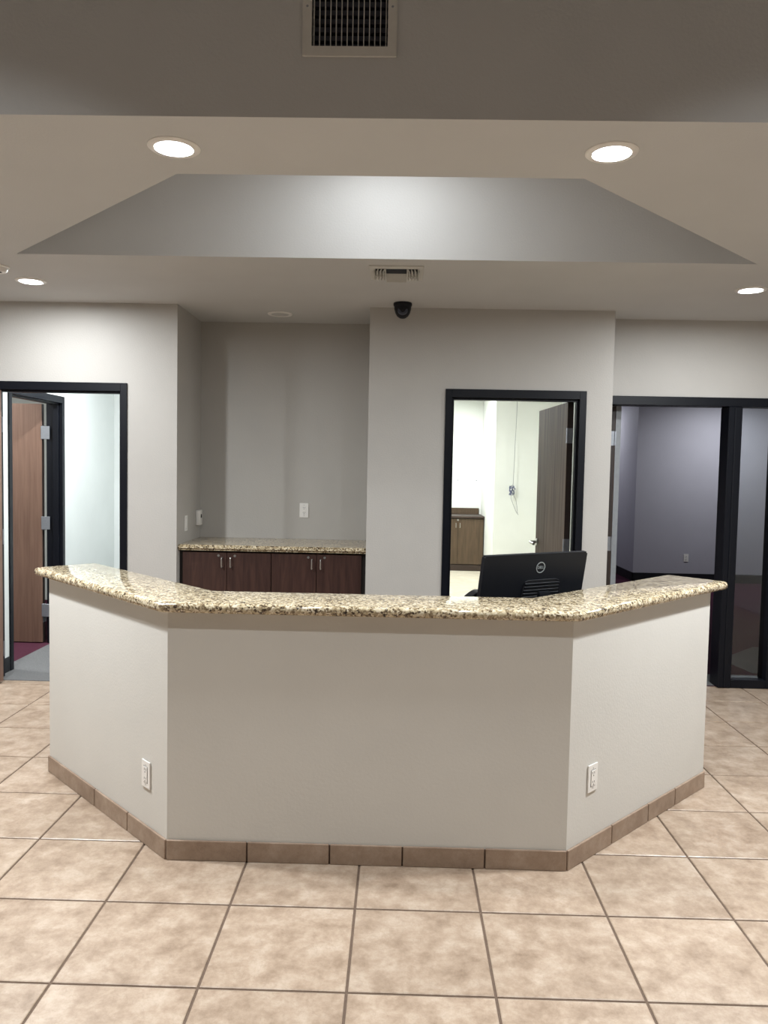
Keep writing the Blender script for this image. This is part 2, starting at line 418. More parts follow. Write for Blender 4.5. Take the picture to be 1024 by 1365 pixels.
bm = bmesh.new(); box(bm, 3.50, 8.0, 11.685, 11.7, 0.002, 0.13); box(bm, 3.505, 3.52, 11.685, 14.5, 0.002, 0.13)
struct('baseboard_office', bm, M_BASEB, 'black rubber base along the office walls', 'baseboard')

# ------------------------------------------------------------------ door frames and leaves
def frame_y(root, x0, x1, y0, y1, loc):
    """dark metal frame wrapped round an opening in a wall along X; local to root"""
    X, Y = loc[0], loc[1]
    fw_ = 0.048
    for s, xa in ((-1, x0), (1, x1)):
        bm = bmesh.new()
        a, b_ = (xa-fw_, xa) if s < 0 else (xa, xa+fw_)
        box(bm, a-X, b_-X, y0-0.012-Y, y1+0.012-Y, 0.003, HEADO)
        c, d = (xa, xa+0.016) if s < 0 else (xa-0.016, xa)
        box(bm, c-X, d-X, y0+0.02-Y, y1-0.05-Y, 0.003, HEAD)
        bmesh.ops.bevel(bm, geom=bm.edges[:], offset=0.002, segments=1, affect='EDGES')
        obj('jamb', bm, M_FRAME, root)
    bm = bmesh.new()
    box(bm, x0-X, x1-X, y0-0.012-Y, y1+0.012-Y, HEAD, HEADO)
    box(bm, x0+0.016-X, x1-0.016-X, y0+0.02-Y, y1-0.05-Y, HEAD-0.016, HEAD)
    obj('head', bm, M_FRAME, root)

def make_leaf(root, hinge, ang, length, face_mat, hx_side, handle_side=None, seal=False):
    """leaf as a child of root; local +X runs from the hinge edge to the free edge, thickness in +Y (0..0.045)"""
    bm = bbox_bm(0, length, 0, 0.045, 0.012, 2.118, 0.0015, 1)
    lf = obj('door_leaf', bm, face_mat, root)
    lf.location = hinge; lf.rotation_euler = (0, 0, ang)
    obj('edge_band', bm_box(-0.0015, 0.0002, 0.002, 0.043, 0.013, 2.117), M_DOOREDGE, lf)
    obj('edge_band', bm_box(length-0.0002, length+0.0015, 0.002, 0.043, 0.013, 2.117), M_DOOREDGE, lf)
    for z in (0.245, 1.065, 1.875):
        h = bmesh.new()
        box(h, -0.004, -0.001, 0.004, 0.041, z-0.055, z+0.055)
        box(h, -0.012, -0.004, 0.041, 0.052, z-0.055, z+0.055) if hx_side > 0 else box(h, -0.012, -0.004, -0.007, 0.004, z-0.055, z+0.055)
        obj('hinge', h, M_HINGE, lf)
    if handle_side:
        for s in (-1, 1):
            y0 = 0.0 if s < 0 else 0.045
            hb = lathe_bm([(0, 0), (0.030, 0), (0.030, 0.006), (0.024, 0.010), (0.012, 0.012), (0.012, 0.060), (0, 0.060)], 24)
            R = Matrix.Translation((length-0.06, y0, 1.02)) @ Matrix.Rotation(s*-PI/2, 4, 'X')
            bmesh.ops.transform(hb, matrix=R, verts=hb.verts[:])
            yy = y0+s*0.057
            tube_bm([(length-0.052, yy, 1.02), (length-0.07, yy+s*0.004, 1.02), (length-0.12, yy+s*0.006, 1.018), (length-0.165, yy-s*0.004, 1.014)], 0.012, 10, hb)
            obj('lever_handle', hb, M_STEEL, lf, True)
    return lf

d1 = thing('door_1', 'dark metal frame of the hallway doorway, its brown leaf opened into the lobby', 'door', (DL0, YL, 0), kind='structure')
frame_y(d1, DL0, DL1, YL, YL+0.12, (DL0, YL))
make_leaf(d1, (0.018, -0.016, 0), -PI/2, 0.90, M_DOORWOOD, 1)

d2 = thing('door_2', 'second doorway off the hallway with brown leaf swung over burgundy carpet', 'door', (-2.97, SW1, 0), kind='structure')
def frame_x(root, y0, y1, xa, xb):
    X, Y = root.location.x, root.location.y
    for s, yy in ((-1, y0), (1, y1)):
        bm = bmesh.new(); a, b_ = (yy-0.048, yy) if s < 0 else (yy, yy+0.048)
        box(bm, xa-0.012-X, xb+0.012-X, a-Y, b_-Y, 0.003, HEADO)
        c, d = (yy, yy+0.016) if s < 0 else (yy-0.016, yy)
        box(bm, xa+0.05-X, xb-0.02-X, c-Y, d-Y, 0.003, HEAD)
        bmesh.ops.bevel(bm, geom=bm.edges[:], offset=0.002, segments=1, affect='EDGES')
        obj('jamb', bm, M_FRAME, root)
    bm = bmesh.new(); box(bm, xa-0.012-X, xb+0.012-X, y0-Y, y1-Y, HEAD, HEADO); box(bm, xa+0.05-X, xb-0.02-X, y0-Y, y1-Y, HEAD-0.016, HEAD)
    obj('head', bm, M_FRAME, root)
frame_x(d2, SW0, SW1, -3.09, -2.97)
lf = make_leaf(d2, (0, 0, 0), PI, 0.88, M_DOORWOOD, -1)
lf.location = (-3.138+2.97, 0.035, 0)
for z in (0.30, 1.075, 1.868):
    obj('hinge_plate', bbox_bm(-0.070, 0.006, 0.046, 0.050, z-0.057, z+0.057, 0.001, 1), M_HINGE, lf)

d3 = thing('door_3', 'dark framed storage doorway with a brown leaf greyed by painted glare, opened inward', 'door', (DC1, YC, 0), kind='structure')
frame_y(d3, DC0, DC1, YC, YC+0.12, (DC1, YC))
lf = make_leaf(d3, (0, 0, 0), PI/2+0.055, 0.89, M_DOORGLARE, 1, handle_side=True)
lf.location = (1.259-DC1, 5.745-YC, 0)

# storefront: dark aluminium frame with glass sidelights and an open door
MX = (2.437, 2.537)
w1 = thing('window_1', 'dark framed glass storefront of the dim office', 'window', (2.49, YS, 0), kind='structure')
def sbox(name, x0, x1, y0, y1, z0, z1, m, bev=0.003):
    return obj(name, bbox_bm(x0-2.49, x1-2.49, y0-YS, y1-YS, z0, z1, bev, 1), m, w1)
sbox('header', SX0, SX1, YS-0.012, YS+0.132, HEAD-0.008, HEADO, M_FRAME)
sbox('jamb', SX0, SX0+0.05, YS-0.010, YS+0.132, 0.003, HEAD-0.008, M_FRAME)
mu = sbox('mullion', MX[0], MX[1], YS-0.02, YS+0.135, 0.003, HEAD-0.008, M_FRAME, 0.006)
obj('mullion_bead', bm_box(MX[0]+0.042-2.49, MX[0]+0.05-2.49, -0.026, -0.02, 0.01, HEAD-0.02), M_BLACK, mu)
sbox('mullion', 2.80, 2.87, YS-0.012, YS+0.132, 0.003, HEAD-0.008, M_FRAME)
sbox('jamb', SX1-0.05, SX1, YS-0.012, YS+0.132, 0.003, HEAD-0.008, M_FRAME)
sbox('sill_rail', MX[1], 2.80, YS-0.012, YS+0.132, 0.003, 0.066, M_FRAME)
sbox('sill_rail', 2.87, SX1-0.05, YS-0.012, YS+0.132, 0.003, 0.066, M_FRAME)
for a, b_ in ((MX[1], 2.80), (2.87, SX1-0.05)):
    obj('glass_pane', bm_box(a-2.49, b_-2.49, 0.055, 0.061, 0.066, HEAD-0.008), M_GLASS, w1)
d4 = thing('door_4', 'office door leaf seen edge-on, opened inward beside the storefront', 'door', (1.60, 6.05, 0), kind='structure')
lf = make_leaf(d4, (0, 0, 0), PI/2, 0.88, M_DOORWOOD, -1)
lf.location = (0.045, 0.0, 0)
obj('edge_strip', bm_box(0.048, 0.088, -0.004, 0.03, 0.012, 2.118), M_EDGESTRIP, d4)  # pale grey strip set beside the near edge of the leaf

# ------------------------------------------------------------------ reception counter
B_, C_ = Vector((-0.920, 3.10)), Vector((0.706, 3.10))
A_ = B_ + Vector((-0.876, 0.876)); D_ = C_ + Vector((0.894, 0.894))
r2 = math.sqrt(0.5)
def off(d, e0=0.0, e1=0.0):
    """polyline A-B-C-D moved inward (towards the staff side) by d, ends run on by e0 / e1"""
    k = d*math.tan(PI/8)
    nl, nr = Vector((r2, r2)), Vector((-r2, r2))
    a = A_ + nl*d + Vector((-r2, r2))*e0; dd = D_ + nr*d + Vector((r2, r2))*e1
    return [a, Vector((B_.x+k, B_.y+d)), Vector((C_.x-k, C_.y+d)), dd]
CT0, CT1 = 1.023, 1.064
rc = thing('reception_counter', 'angled pale grey reception counter half-wall with a brown tile base', 'counter', (0, 3.1, 0))
outer, inner = off(0), off(0.14)
names = ('side_panel', 'front_panel', 'side_panel')
for k in range(3):
    q = [outer[k], outer[k+1], inner[k+1], inner[k]]
    obj(names[k], prism_bm([(p.x, p.y-3.1) for p in q], 0.0, CT0), M_COUNTER, rc)
def base_run(p, q, cuts):
    d = (q-p).normalized(); n = Vector((d.y, -d.x)); L = (q-p).length
    ed = [0]+list(cuts)+[L]
    for a, b_ in zip(ed, ed[1:]):
        g0 = 0.0 if a == 0 else 0.003; g1 = 0.0 if b_ == L else 0.003
        bm = bbox_bm(g0, (b_-a)-g1, -0.011, 0.0, 0.0, 0.083, 0.003, 2)
        o = obj('base_tile', bm, M_BASE, rc)
        o.location = (p.x+d.x*a, p.y+d.y*a-3.1, 0); o.rotation_euler = (0, 0, math.atan2(d.y, d.x))
Ls = (B_-A_).length; Lr = (D_-C_).length
base_run(A_, B_, [Ls*f for f in (0.285, 0.46, 0.733)][:0] + [Ls*0.458, Ls*0.730])
base_run(B_, C_, [0.330, 0.667, 0.963, 1.297])
base_run(C_, D_, [Lr*0.27, Lr*0.527, Lr*0.74])
bm = bmesh.new()
for k in range(3):
    p, q_ = outer[k], outer[k+1]; d = (q_-p).normalized(); n = Vector((d.y, -d.x))
    a, b_ = p+n*0.003, q_+n*0.003
    v = [bm.verts.new((x.x, x.y-3.1, z)) for x, z in ((p, 0.0), (q_, 0.0), (q_, 0.078), (p, 0.078))]
    v2 = [bm.verts.new((x.x, x.y-3.1, z)) for x, z in ((a, 0.0), (b_, 0.0), (b_, 0.078), (a, 0.078))]
    for f in ((0,1,5,4),(1,2,6,5),(2,3,7,6),(3,0,4,7),(4,5,6,7)):
        bm.faces.new([(v+v2)[i] for i in f])
bmesh.ops.recalc_face_normals(bm, faces=bm.faces[:])
obj('base_grout', bm, M_GROUT, rc)

def slab(pts, z0, z1, rad, corner_idx, corner_r):
    bm = bmesh.new(); n = len(pts)
    a = [bm.verts.new((x, y, z0)) for x, y in pts]; b2 = [bm.verts.new((x, y, z1)) for x, y in pts]
    bm.faces.new(a[::-1]); bm.faces.new(b2)
    for i in range(n): bm.faces.new((a[i], a[(i+1)%n], b2[(i+1)%n], b2[i]))
    bmesh.ops.recalc_face_normals(bm, faces=bm.faces[:])
    ve = [e for e in bm.edges if abs(e.verts[0].co.z-e.verts[1].co.z) > 1e-4 and any((Vector(pts[i])-e.verts[0].co.xy).length < 1e-5 for i in corner_idx)]
    bmesh.ops.bevel(bm, geom=ve, offset=corner_r, segments=5, profile=0.5, affect='EDGES')
    he = [e for e in bm.edges if abs(e.verts[0].co.z-e.verts[1].co.z) < 1e-6]
    bmesh.ops.bevel(bm, geom=he, offset=rad, segments=5, profile=0.5, affect='EDGES')
    return bm
fo, bo = off(-0.048, 0.095, 0.115), off(0.292, 0.095, 0.115)
pts = [(p.x, p.y) for p in fo] + [(p.x, p.y) for p in reversed(bo)]
gt = obj('granite_countertop', slab([(x, y-3.1) for x, y in pts], CT0, CT1, 0.0185, (0, 3, 4, 7), 0.03), M_GRANITE, smooth=True, loc=(0, 3.1, 0))
tag(gt, 'polished speckled beige granite top with rounded edge on the reception counter', 'countertop')

# staff-side worktop carrying the monitor
wt = thing('staff_worktop', 'low brown worktop on the staff side behind the reception counter', 'desk', (0, 3.3, 0))
wo, wi = off(0.145), off(0.82, -0.02, -0.02)
pts = [wo[0]+Vector((0.03,-0.03)), wo[1], wo[2], wo[3]-Vector((0.03, 0.03)), wi[3], wi[2], wi[1], wi[0]]
obj('desk_top', prism_bm([(p.x, p.y-3.3) for p in pts], 0.715, 0.745), M_CABB, wt)
for p, ang in (((-1.42, 4.05), PI*0.25), ((-0.55, 3.55), PI/2), ((0.25, 3.55), PI/2), ((1.22, 4.08), PI*0.75)):
    o = obj('support_panel', bbox_bm(-0.26, 0.26, -0.012, 0.012, 0.0, 0.715), M_CABB, wt)
    o.location = (p[0], p[1]-3.3, 0); o.rotation_euler = (0, 0, ang)

# ------------------------------------------------------------------ power outlets and wall plates
def outlet(name, label, loc, rotz, style='decora', group=None):
    """local: plate in XZ plane, facing -Y, centred on its origin"""
    t = thing(name, label, 'outlet' if style != 'switch' else 'switch', loc, rotz, group)
    obj('cover_plate', bbox_bm(-0.036, 0.036, -0.006, 0.0, -0.058, 0.058, 0.002, 2), M_PLASTIC, t)
    for z in (-0.042, 0.042):
        s = lathe_bm([(0, 0), (0.0032, 0), (0.0026, 0.0012), (0, 0.0012)], 12)
        bmesh.ops.transform(s, matrix=Matrix.Translation((0, -0.006, z)) @ Matrix.Rotation(PI/2, 4, 'X'), verts=s.verts[:])
        obj('screw', s, M_STEEL, t)
    if style == 'switch':
        obj('rocker', bbox_bm(-0.016, 0.016, -0.010, -0.005, -0.032, 0.032, 0.002, 1), M_PLASTIC, t)
        return t
    if style == 'decora':
        obj('insert_gap', bm_box(-0.0185, 0.0185, -0.0064, -0.005, -0.0355, 0.0355), M_SLOT, t)
        r = obj('receptacle', bbox_bm(-0.0165, 0.0165, -0.0085, -0.005, -0.0335, 0.0335, 0.001, 1), M_PLASTIC, t)
        zs = (-0.019, 0.019); yf = -0.0088
    else:
        zs = (-0.0195, 0.0195); yf = -0.0093
        r = None
    for z in zs:
        if style == 'duplex':
            rr = lathe_bm([(0, 0), (0.0172, 0), (0.0165, 0.003), (0, 0.003)], 24)
            bmesh.ops.transform(rr, matrix=Matrix.Translation((0, -0.006, z)) @ Matrix.Rotation(PI/2, 4, 'X'), verts=rr.verts[:])
            r = obj('receptacle', rr, M_PLASTIC, t)
        for x in (-0.0062, 0.0062):
            obj('slot', bm_box(x-0.0013, x+0.0013, yf, -0.006, z-0.001, z+0.0075), M_SLOT, r)
        obj('slot', bm_box(-0.0025, 0.0025, yf, -0.006, z-0.0105, z-0.0055), M_SLOT, r)
    return t
# counter panels: left panel faces (-1,-1), right panel faces (1,-1)
pl = B_ + (A_-B_).normalized()*0.172
outlet('power_outlet', 'white outlet plate on the counter panel facing the hallway doorway side', (pl.x-r2*0.001, pl.y-r2*0.001, 0.303), -PI/4)
pr = C_ + (D_-C_).normalized()*0.176
outlet('power_outlet', 'white outlet plate on the counter panel facing the glass storefront side', (pr.x+r2*0.001, pr.y-r2*0.001, 0.338), PI/4)
outlet('power_outlet', 'white duplex outlet on the niche back wall above the granite shelf', (-0.760, 6.269, 1.263), 0, 'duplex')
outlet('power_outlet', 'pale outlet low on the dim grey-violet office wall', (4.30, 11.699, 0.365), 0, 'duplex')
outlet('light_switch', 'white switch plate on the niche side wall', (-1.599, 5.834, 1.172), PI/2, 'switch')
t = thing('sensor_box', 'small white box with a dark button on the niche side wall', 'sensor', (-1.599, 6.17, 1.195), PI/2)
obj('housing', bbox_bm(-0.042, 0.042, -0.032, 0.0, -0.06, 0.06, 0.006, 2), M_PLASTIC, t, True)
obj('button', bbox_bm(-0.014, 0.014, -0.035, -0.031, -0.002, 0.026, 0.002, 1), M_SLOT, t)

# ------------------------------------------------------------------ niche cabinets and granite shelf
CY = 5.665
def base_cab(x0, x1, z1, y0, depth, mdoor, mbody, label, group, toe=0.10, doors=2, handle_z=0.905, lock=True):
    xm = (x0+x1)/2; W = x1-x0
    t = thing('base_cabinet', label, 'cabinet', (xm, y0+depth/2, 0), 0, group)
    bm = bmesh.new(); box(bm, -W/2, W/2, -depth/2+0.021, depth/2, toe, z1); box(bm, -W/2+0.02, W/2-0.02, -depth/2+0.08, depth/2-0.02, 0.0, toe)
    obj('carcass', bm, mbody, t)
    for k in range(doors):
        w_ = W/doors; a = -W/2+k*w_+0.002; b2 = a+w_-0.004
        dr = obj('cabinet_door', bbox_bm(a, b2, -depth/2, -depth/2+0.019, toe+0.01, z1-0.012, 0.001, 1), mdoor, t)
        hx = b2-0.030 if k % 2 == 0 else a+0.030
        hb = tube_bm([(hx, -depth/2, handle_z+0.034), (hx, -depth/2-0.026, handle_z+0.034), (hx, -depth/2-0.030, handle_z+0.028), (hx, -depth/2-0.030, handle_z-0.028), (hx, -depth/2-0.026, handle_z-0.034), (hx, -depth/2, handle_z-0.034)], 0.0045, 8)
        obj('bar_handle', hb, M_STEEL, dr, True)
        if lock:
            lx = hx-0.028 if k % 2 == 0 else hx+0.028
            lk = lathe_bm([(0, 0), (0.0095, 0), (0.0085, 0.003), (0, 0.003)], 20)
            bmesh.ops.transform(lk, matrix=Matrix.Translation((lx, -depth/2, handle_z+0.048)) @ Matrix.Rotation(PI/2, 4, 'X'), verts=lk.verts[:])
            obj('lock', lk, M_STEEL, dr)
    return t
base_cab(-1.575, -0.924, 0.990, CY, 0.595, M_CAB, M_CABIN, 'espresso cabinet under the granite shelf, beside the switch wall of the niche', 'niche cabinets')
base_cab(-0.922, -0.262, 0.990, CY, 0.595, M_CAB, M_CABIN, 'espresso cabinet under the granite shelf, beside the dome camera wall', 'niche cabinets')
for x0, x1, lb in ((-1.599, -1.576, 'narrow dark filler strip between cabinet and niche switch wall'), (-0.261, -0.231, 'narrow dark filler strip between cabinet and dome camera wall')):
    tag(obj('filler_strip', bbox_bm(x0, x1, CY+0.02, CY+0.05, 0.0, 0.988), M_CABIN), lb, 'filler', 'niche fillers')
bm = slab([(-1.599, 5.625), (-0.231, 5.625), (-0.231, 6.269), (-1.599, 6.269)], 0.991, 1.032, 0.0, (), 0.0) if False else bmesh.new()
box(bm, -1.599, -0.231, 5.625, 6.269, 0.991, 1.032)
fe = [e for e in bm.edges if all(abs(v.co.y-5.625) < 1e-5 for v in e.verts) and abs(e.verts[0].co.z-e.verts[1].co.z) < 1e-5]
bmesh.ops.bevel(bm, geom=fe, offset=0.016, segments=4, affect='EDGES')
tag(obj('granite_shelf', bm, M_GRANITE, smooth=True), 'speckled granite worktop over the espresso cabinets in the niche', 'countertop')

# ------------------------------------------------------------------ monitor on the staff worktop
MW, MH = 0.634, 0.365
YAW, TILT = 0.537, 0.170
mt = thing('computer_monitor', 'black computer monitor seen from behind, angled on the staff side of the counter', 'monitor', (0.672, 3.73, 0.745), YAW)
# local: X along width, -Y faces the camera (back of the monitor); top centre at z = 1.219
tilt = Matrix.Translation((0, 0, 1.2185-0.745)) @ Matrix.Rotation(TILT, 4, 'X')
def mpart(name, bm, m, par=mt, sm=False):
    bmesh.ops.transform(bm, matrix=tilt, verts=bm.verts[:]); return obj(name, bm, m, par, sm)
bm = bmesh.new(); box(bm, -MW/2, MW/2, 0.0, 0.022, -MH, 0)
bmesh.ops.bevel(bm, geom=[e for e in bm.edges if abs(e.verts[0].co.y-e.verts[1].co.y) > 0.01], offset=0.008, segments=3, affect='EDGES')
sh = mpart('shell', bm, M_BLACK)
mpart('screen', bm_box(-MW/2+0.008, MW/2-0.008, 0.0222, 0.0235, -MH+0.02, -0.008), M_SCREEN)
xc = 0.342-MW/2
# vent arch: recessed looking raised rim with ridges
arch = [(-0.128, -0.30), (-0.112, -0.155), (-0.104, -0.138), (-0.086, -0.131), (0.086, -0.131), (0.104, -0.138), (0.112, -0.155), (0.128, -0.30)]
bm = tube_bm([(xc+0.02+x, -0.002, z) for x, z in arch], 0.0035, 6)
mpart('vent_rim', bm, M_BLACKR, mt, True)
bm = bmesh.new()
v0 = [bm.verts.new((xc+0.02+x, -0.004, z)) for x, z in arch]; v1 = [bm.verts.new((xc+0.02+x, 0.001, z)) for x, z in arch]
bm.faces.new(v0); bm.faces.new(v1[::-1])
for i in range(len(arch)): bm.faces.new((v0[i], v0[(i+1)%8], v1[(i+1)%8], v1[i]))
bmesh.ops.recalc_face_normals(bm, faces=bm.faces[:])
vp = mpart('vent_panel', bm, M_BLACKR)
for k in range(9):
    z = -0.148-k*0.0165; hw = 0.106+(-z-0.148)*0.10
    mpart('ridge', bbox_bm(xc+0.02-hw, xc+0.02+hw, -0.007, -0.003, z-0.0045, z+0.0045, 0.001, 1), M_BLACK, vp)
# round emblem with lettering
rg = bmesh.new(); n = 40
for r_in, r_out in ((0.0235, 0.0275),):
    A = [[rg.verts.new((r*math.cos(2*PI*k/n)+xc, y, r*math.sin(2*PI*k/n)-0.068)) for k in range(n)] for r, y in ((r_in, 0.0), (r_in, -0.002), (r_out, -0.002), (r_out, 0.0))]
    for p, q_ in zip(A, A[1:]):
        for k in range(n): rg.faces.new((p[k], p[(k+1)%n], q_[(k+1)%n], q_[k]))
bmesh.ops.recalc_face_normals(rg, faces=rg.faces[:])
lg = mpart('logo_ring', rg, M_LOGO)
fc = bpy.data.curves.new('logo_text', 'FONT'); fc.body = 'DELL'; fc.size = 0.019; fc.align_x = 'CENTER'; fc.align_y = 'CENTER'; fc.extrude = 0.0008; fc.space_character = 0.92
fo_ = bpy.data.objects.new('logo_text', fc); COL.objects.link(fo_)
bpy.context.view_layer.update()
me = bpy.data.meshes.new_from_object(fo_.evaluated_get(bpy.context.evaluated_depsgraph_get()))
bpy.data.objects.remove(fo_)
tb = bmesh.new(); tb.from_mesh(me)
bmesh.ops.transform(tb, matrix=Matrix.Translation((xc, -0.0015, -0.068)) @ Matrix.Rotation(PI/2, 4, 'X'), verts=tb.verts[:])
mpart('logo_text', tb, M_LOGO, lg)
st = bmesh.new(); box(st, -0.035, 0.035, 0.03, 0.05, 0.01, 0.30); bmesh.ops.bevel(st, geom=st.edges[:], offset=0.004, segments=2, affect='EDGES')
bmesh.ops.transform(st, matrix=Matrix.Translation((0, -0.085, 0)), verts=st.verts[:])
obj('stand_neck', st, M_BLACK, mt)
obj('stand_base', bbox_bm(-0.13, 0.13, -0.10, 0.11, 0.0, 0.012, 0.004, 2), M_BLACK, mt)

# small black wedge-topped device beside the monitor
dv = thing('card_terminal', 'small black wedge-topped device standing beside the computer monitor', 'device', (0.375, 3.72, 0.745), 0.25)
obj('device_base', bbox_bm(-0.05, 0.05, -0.045, 0.045, 0, 0.012, 0.004, 2), M_BLACK, dv)
obj('post', tube_bm([(0.005, 0, 0.01), (0.005, 0, 0.25)], 0.010, 12), M_BLACK, dv, True)
bm = bmesh.new()
prof = [(-0.046, 0.252), (0.05, 0.250), (0.05, 0.292), (0.005, 0.293), (-0.014, 0.284), (-0.044, 0.262)]
f0 = [bm.verts.new((x, -0.04, z)) for x, z in prof]; f1 = [bm.verts.new((x, 0.04, z)) for x, z in prof]
bm.faces.new(f0); bm.faces.new(f1[::-1])
for i in range(6): bm.faces.new((f0[i], f0[(i+1)%6], f1[(i+1)%6], f1[i]))
bmesh.ops.recalc_face_normals(bm, faces=bm.faces[:])
bmesh.ops.bevel(bm, geom=bm.edges[:], offset=0.003, segments=2, affect='EDGES')
obj('wedge_head', bm, M_BLACK, dv, True)

# ------------------------------------------------------------------ ceiling fixtures
def downlight(label, loc, power, lit=True, group=None, spread=PI, rad=0.0935):
    t = thing('recessed_downlight', label, 'ceiling light', loc, 0, group)
    k = rad/0.0935
    tr = lathe_bm([(0.065*k, -0.004), (0.069*k, -0.0075), (0.088*k, -0.0075), (0.0935*k, -0.003), (0.0935*k, 0.0)], 48)
    obj('trim_ring', tr, M_PLASTIC, t, True)
    obj('lens', lathe_bm([(0, -0.0045), (0.0665*k, -0.0045), (0.0665*k, -0.0005)], 48), M_LENS if lit else M_LENSOFF, t)
    if lit:
        ld = bpy.data.lights.new('lamp_light', 'AREA'); ld.shape = 'DISK'; ld.size = 0.128*k; ld.energy = power; ld.color = (0.945, 0.98, 1.0); ld.spread = spread
        lo = bpy.data.objects.new('lamp_light', ld); COL.objects.link(lo); lo.parent = t; lo.location = (0, 0, -0.0055)
    return t
for x, lb in ((-0.833, 'lit round downlight before the ceiling recess on the hallway doorway side'), (0.732, 'lit round downlight before the ceiling recess on the glass storefront side')):
    downlight(lb, (x, 2.862, H), P_ROW, group='downlights before the recess')
for x, lb in ((-2.32, 'lit round downlight in the low ceiling by the hallway side wall'), (2.20, 'lit round downlight in the low ceiling by the storefront side wall')):
    downlight(lb, (x, 3.30, H), P_SIDE)
downlight('lit round downlight over the hallway doorway beside the smoke detector', (-2.347, 4.957, H), P_REAR)
downlight('lit round downlight in front of the glass storefront', (2.134, 4.913, H), P_REAR)
downlight('unlit round downlight in the niche ceiling', (-0.915, 5.90, H), 0, lit=False)
downlight('lit round downlight up in the roof of the angled ceiling recess', (-0.10, 3.73, ZR), P_RECESS)
for x in (-1.6, 1.5):
    for y, lb in ((1.25, 'lit round downlight in the high lobby ceiling near the grille face'), (-1.4, 'lit round downlight in the high lobby ceiling near the rear wall')):
        downlight(lb, (x, y, HL), P_LOBBY if y > 0 else P_LOBBY*0.3, group='high lobby downlights', spread=math.radians(95))
downlight('lit round downlight in the hallway ceiling', (-2.25, 6.35, H), P_HALL)
downlight('lit round downlight in the burgundy carpeted room', (-4.1, 6.25, H), P_HALL)
for x, y, lb in ((0.3, 9.3, 'lit round downlight midway along the storage room ceiling'), (0.75, 11.6, 'lit round downlight over the storage room cabinet')):
    downlight(lb, (x, y, H), P_STORE, group='storage room downlights', rad=0.12)
downlight('lit round downlight near the back wall of the dim office', (4.75, 10.65, H), P_OFFICE)
downlight('unseen downlight added to brighten the office alcove beside the back wall corner', (2.9, 12.9, H), P_OFFICE*0.4)  # unseen lamp, added so the alcove walls do not go black

# return-air grille on the drop face
vg = thing('return_air_grille', 'white framed return-air grille with thin vertical blades on the drop face', 'vent', ((VX0+VX1)/2, LIP, VZ0))
hw, hh = (VX1-VX0)/2, VZ1-VZ0
bm = bmesh.new()
box(bm, -hw-0.029, -hw, -0.009, 0.0, -0.030, hh+0.030); box(bm, hw, hw+0.029, -0.009, 0.0, -0.030, hh+0.030)
box(bm, -hw, hw, -0.009, 0.0, -0.030, 0.0); box(bm, -hw, hw, -0.009, 0.0, hh, hh+0.030)
obj('frame', bm, M_VENTW, vg)
for k in range(14):
    x = -hw+0.0065+k*(2*hw-0.013)/13
    obj('blade', bm_box(x-0.0011, x+0.0011, 0.002, 0.020, 0.0, hh), M_VENTW, vg)
for k in range(11):
    z = 0.012+k*0.027
    if z < hh-0.01: obj('damper_bar', bm_box(-hw, hw, 0.034, 0.050, z, z+0.016), M_DUCTBAR, vg)
obj('duct_shade_plate', bm_box(-hw-0.01, hw+0.01, 0.095, 0.099, -0.01, hh+0.01), M_DUCTSHADE, vg)  # dark plate behind the blades, its colour stands for the shade inside
for x in (-hw-0.0145, hw+0.0145):
    for z in (0.125,):
        s = lathe_bm([(0, 0), (0.004, 0), (0.003, 0.0015), (0, 0.0015)], 12)
        bmesh.ops.transform(s, matrix=Matrix.Translation((x, -0.009, z)) @ Matrix.Rotation(PI/2, 4, 'X'), verts=s.verts[:])
        obj('screw', s, M_HINGE, vg)

# three-way air register on the low ceiling
vr = thing('air_register', 'white three-way supply register on the low ceiling behind the recess', 'vent', (-0.040, 4.615, H))
obj('frame', bbox_bm(-0.155, 0.155, -0.155, 0.155, -0.007, 0.0, 0.002, 1), M_VENTW, vr)
obj('throat_shade', bm_box(-0.120, 0.120, -0.105, 0.105, -0.0085, -0.007), M_DUCTSHADE, vr)  # flat dark sheet on the frame, painted as the shade of an opening
for s in (-1, 1):
    for k in range(4):
        x = s*(0.066+k*0.0185)
        bm = bmesh.new(); box(bm, -0.0022, 0.0022, -0.105, 0.105, -0.020, 0.0, Matrix.Translation((x, 0, -0.007)) @ Matrix.Rotation(-s*0.5, 4, 'Y'))
        obj('louver', bm, M_VENTW, vr)
    obj('divider', bm_box(s*0.062-0.003, s*0.062+0.003, -0.105, 0.105, -0.028, -0.007), M_VENTW, vr)
    obj('cross_bar', bm_box(min(s*0.062, s*0.122), max(s*0.062, s*0.122), -0.004, 0.004, -0.028, -0.007), M_VENTW, vr)
for y in (-0.005, 0.045, 0.09):
    bm = bmesh.new(); box(bm, -0.059, 0.059, -0.0012, 0.0012, -0.028, 0.0, Matrix.Translation((0, y, -0.007)) @ Matrix.Rotation(0.3, 4, 'X'))
    obj('louver', bm, M_VENTW, vr)

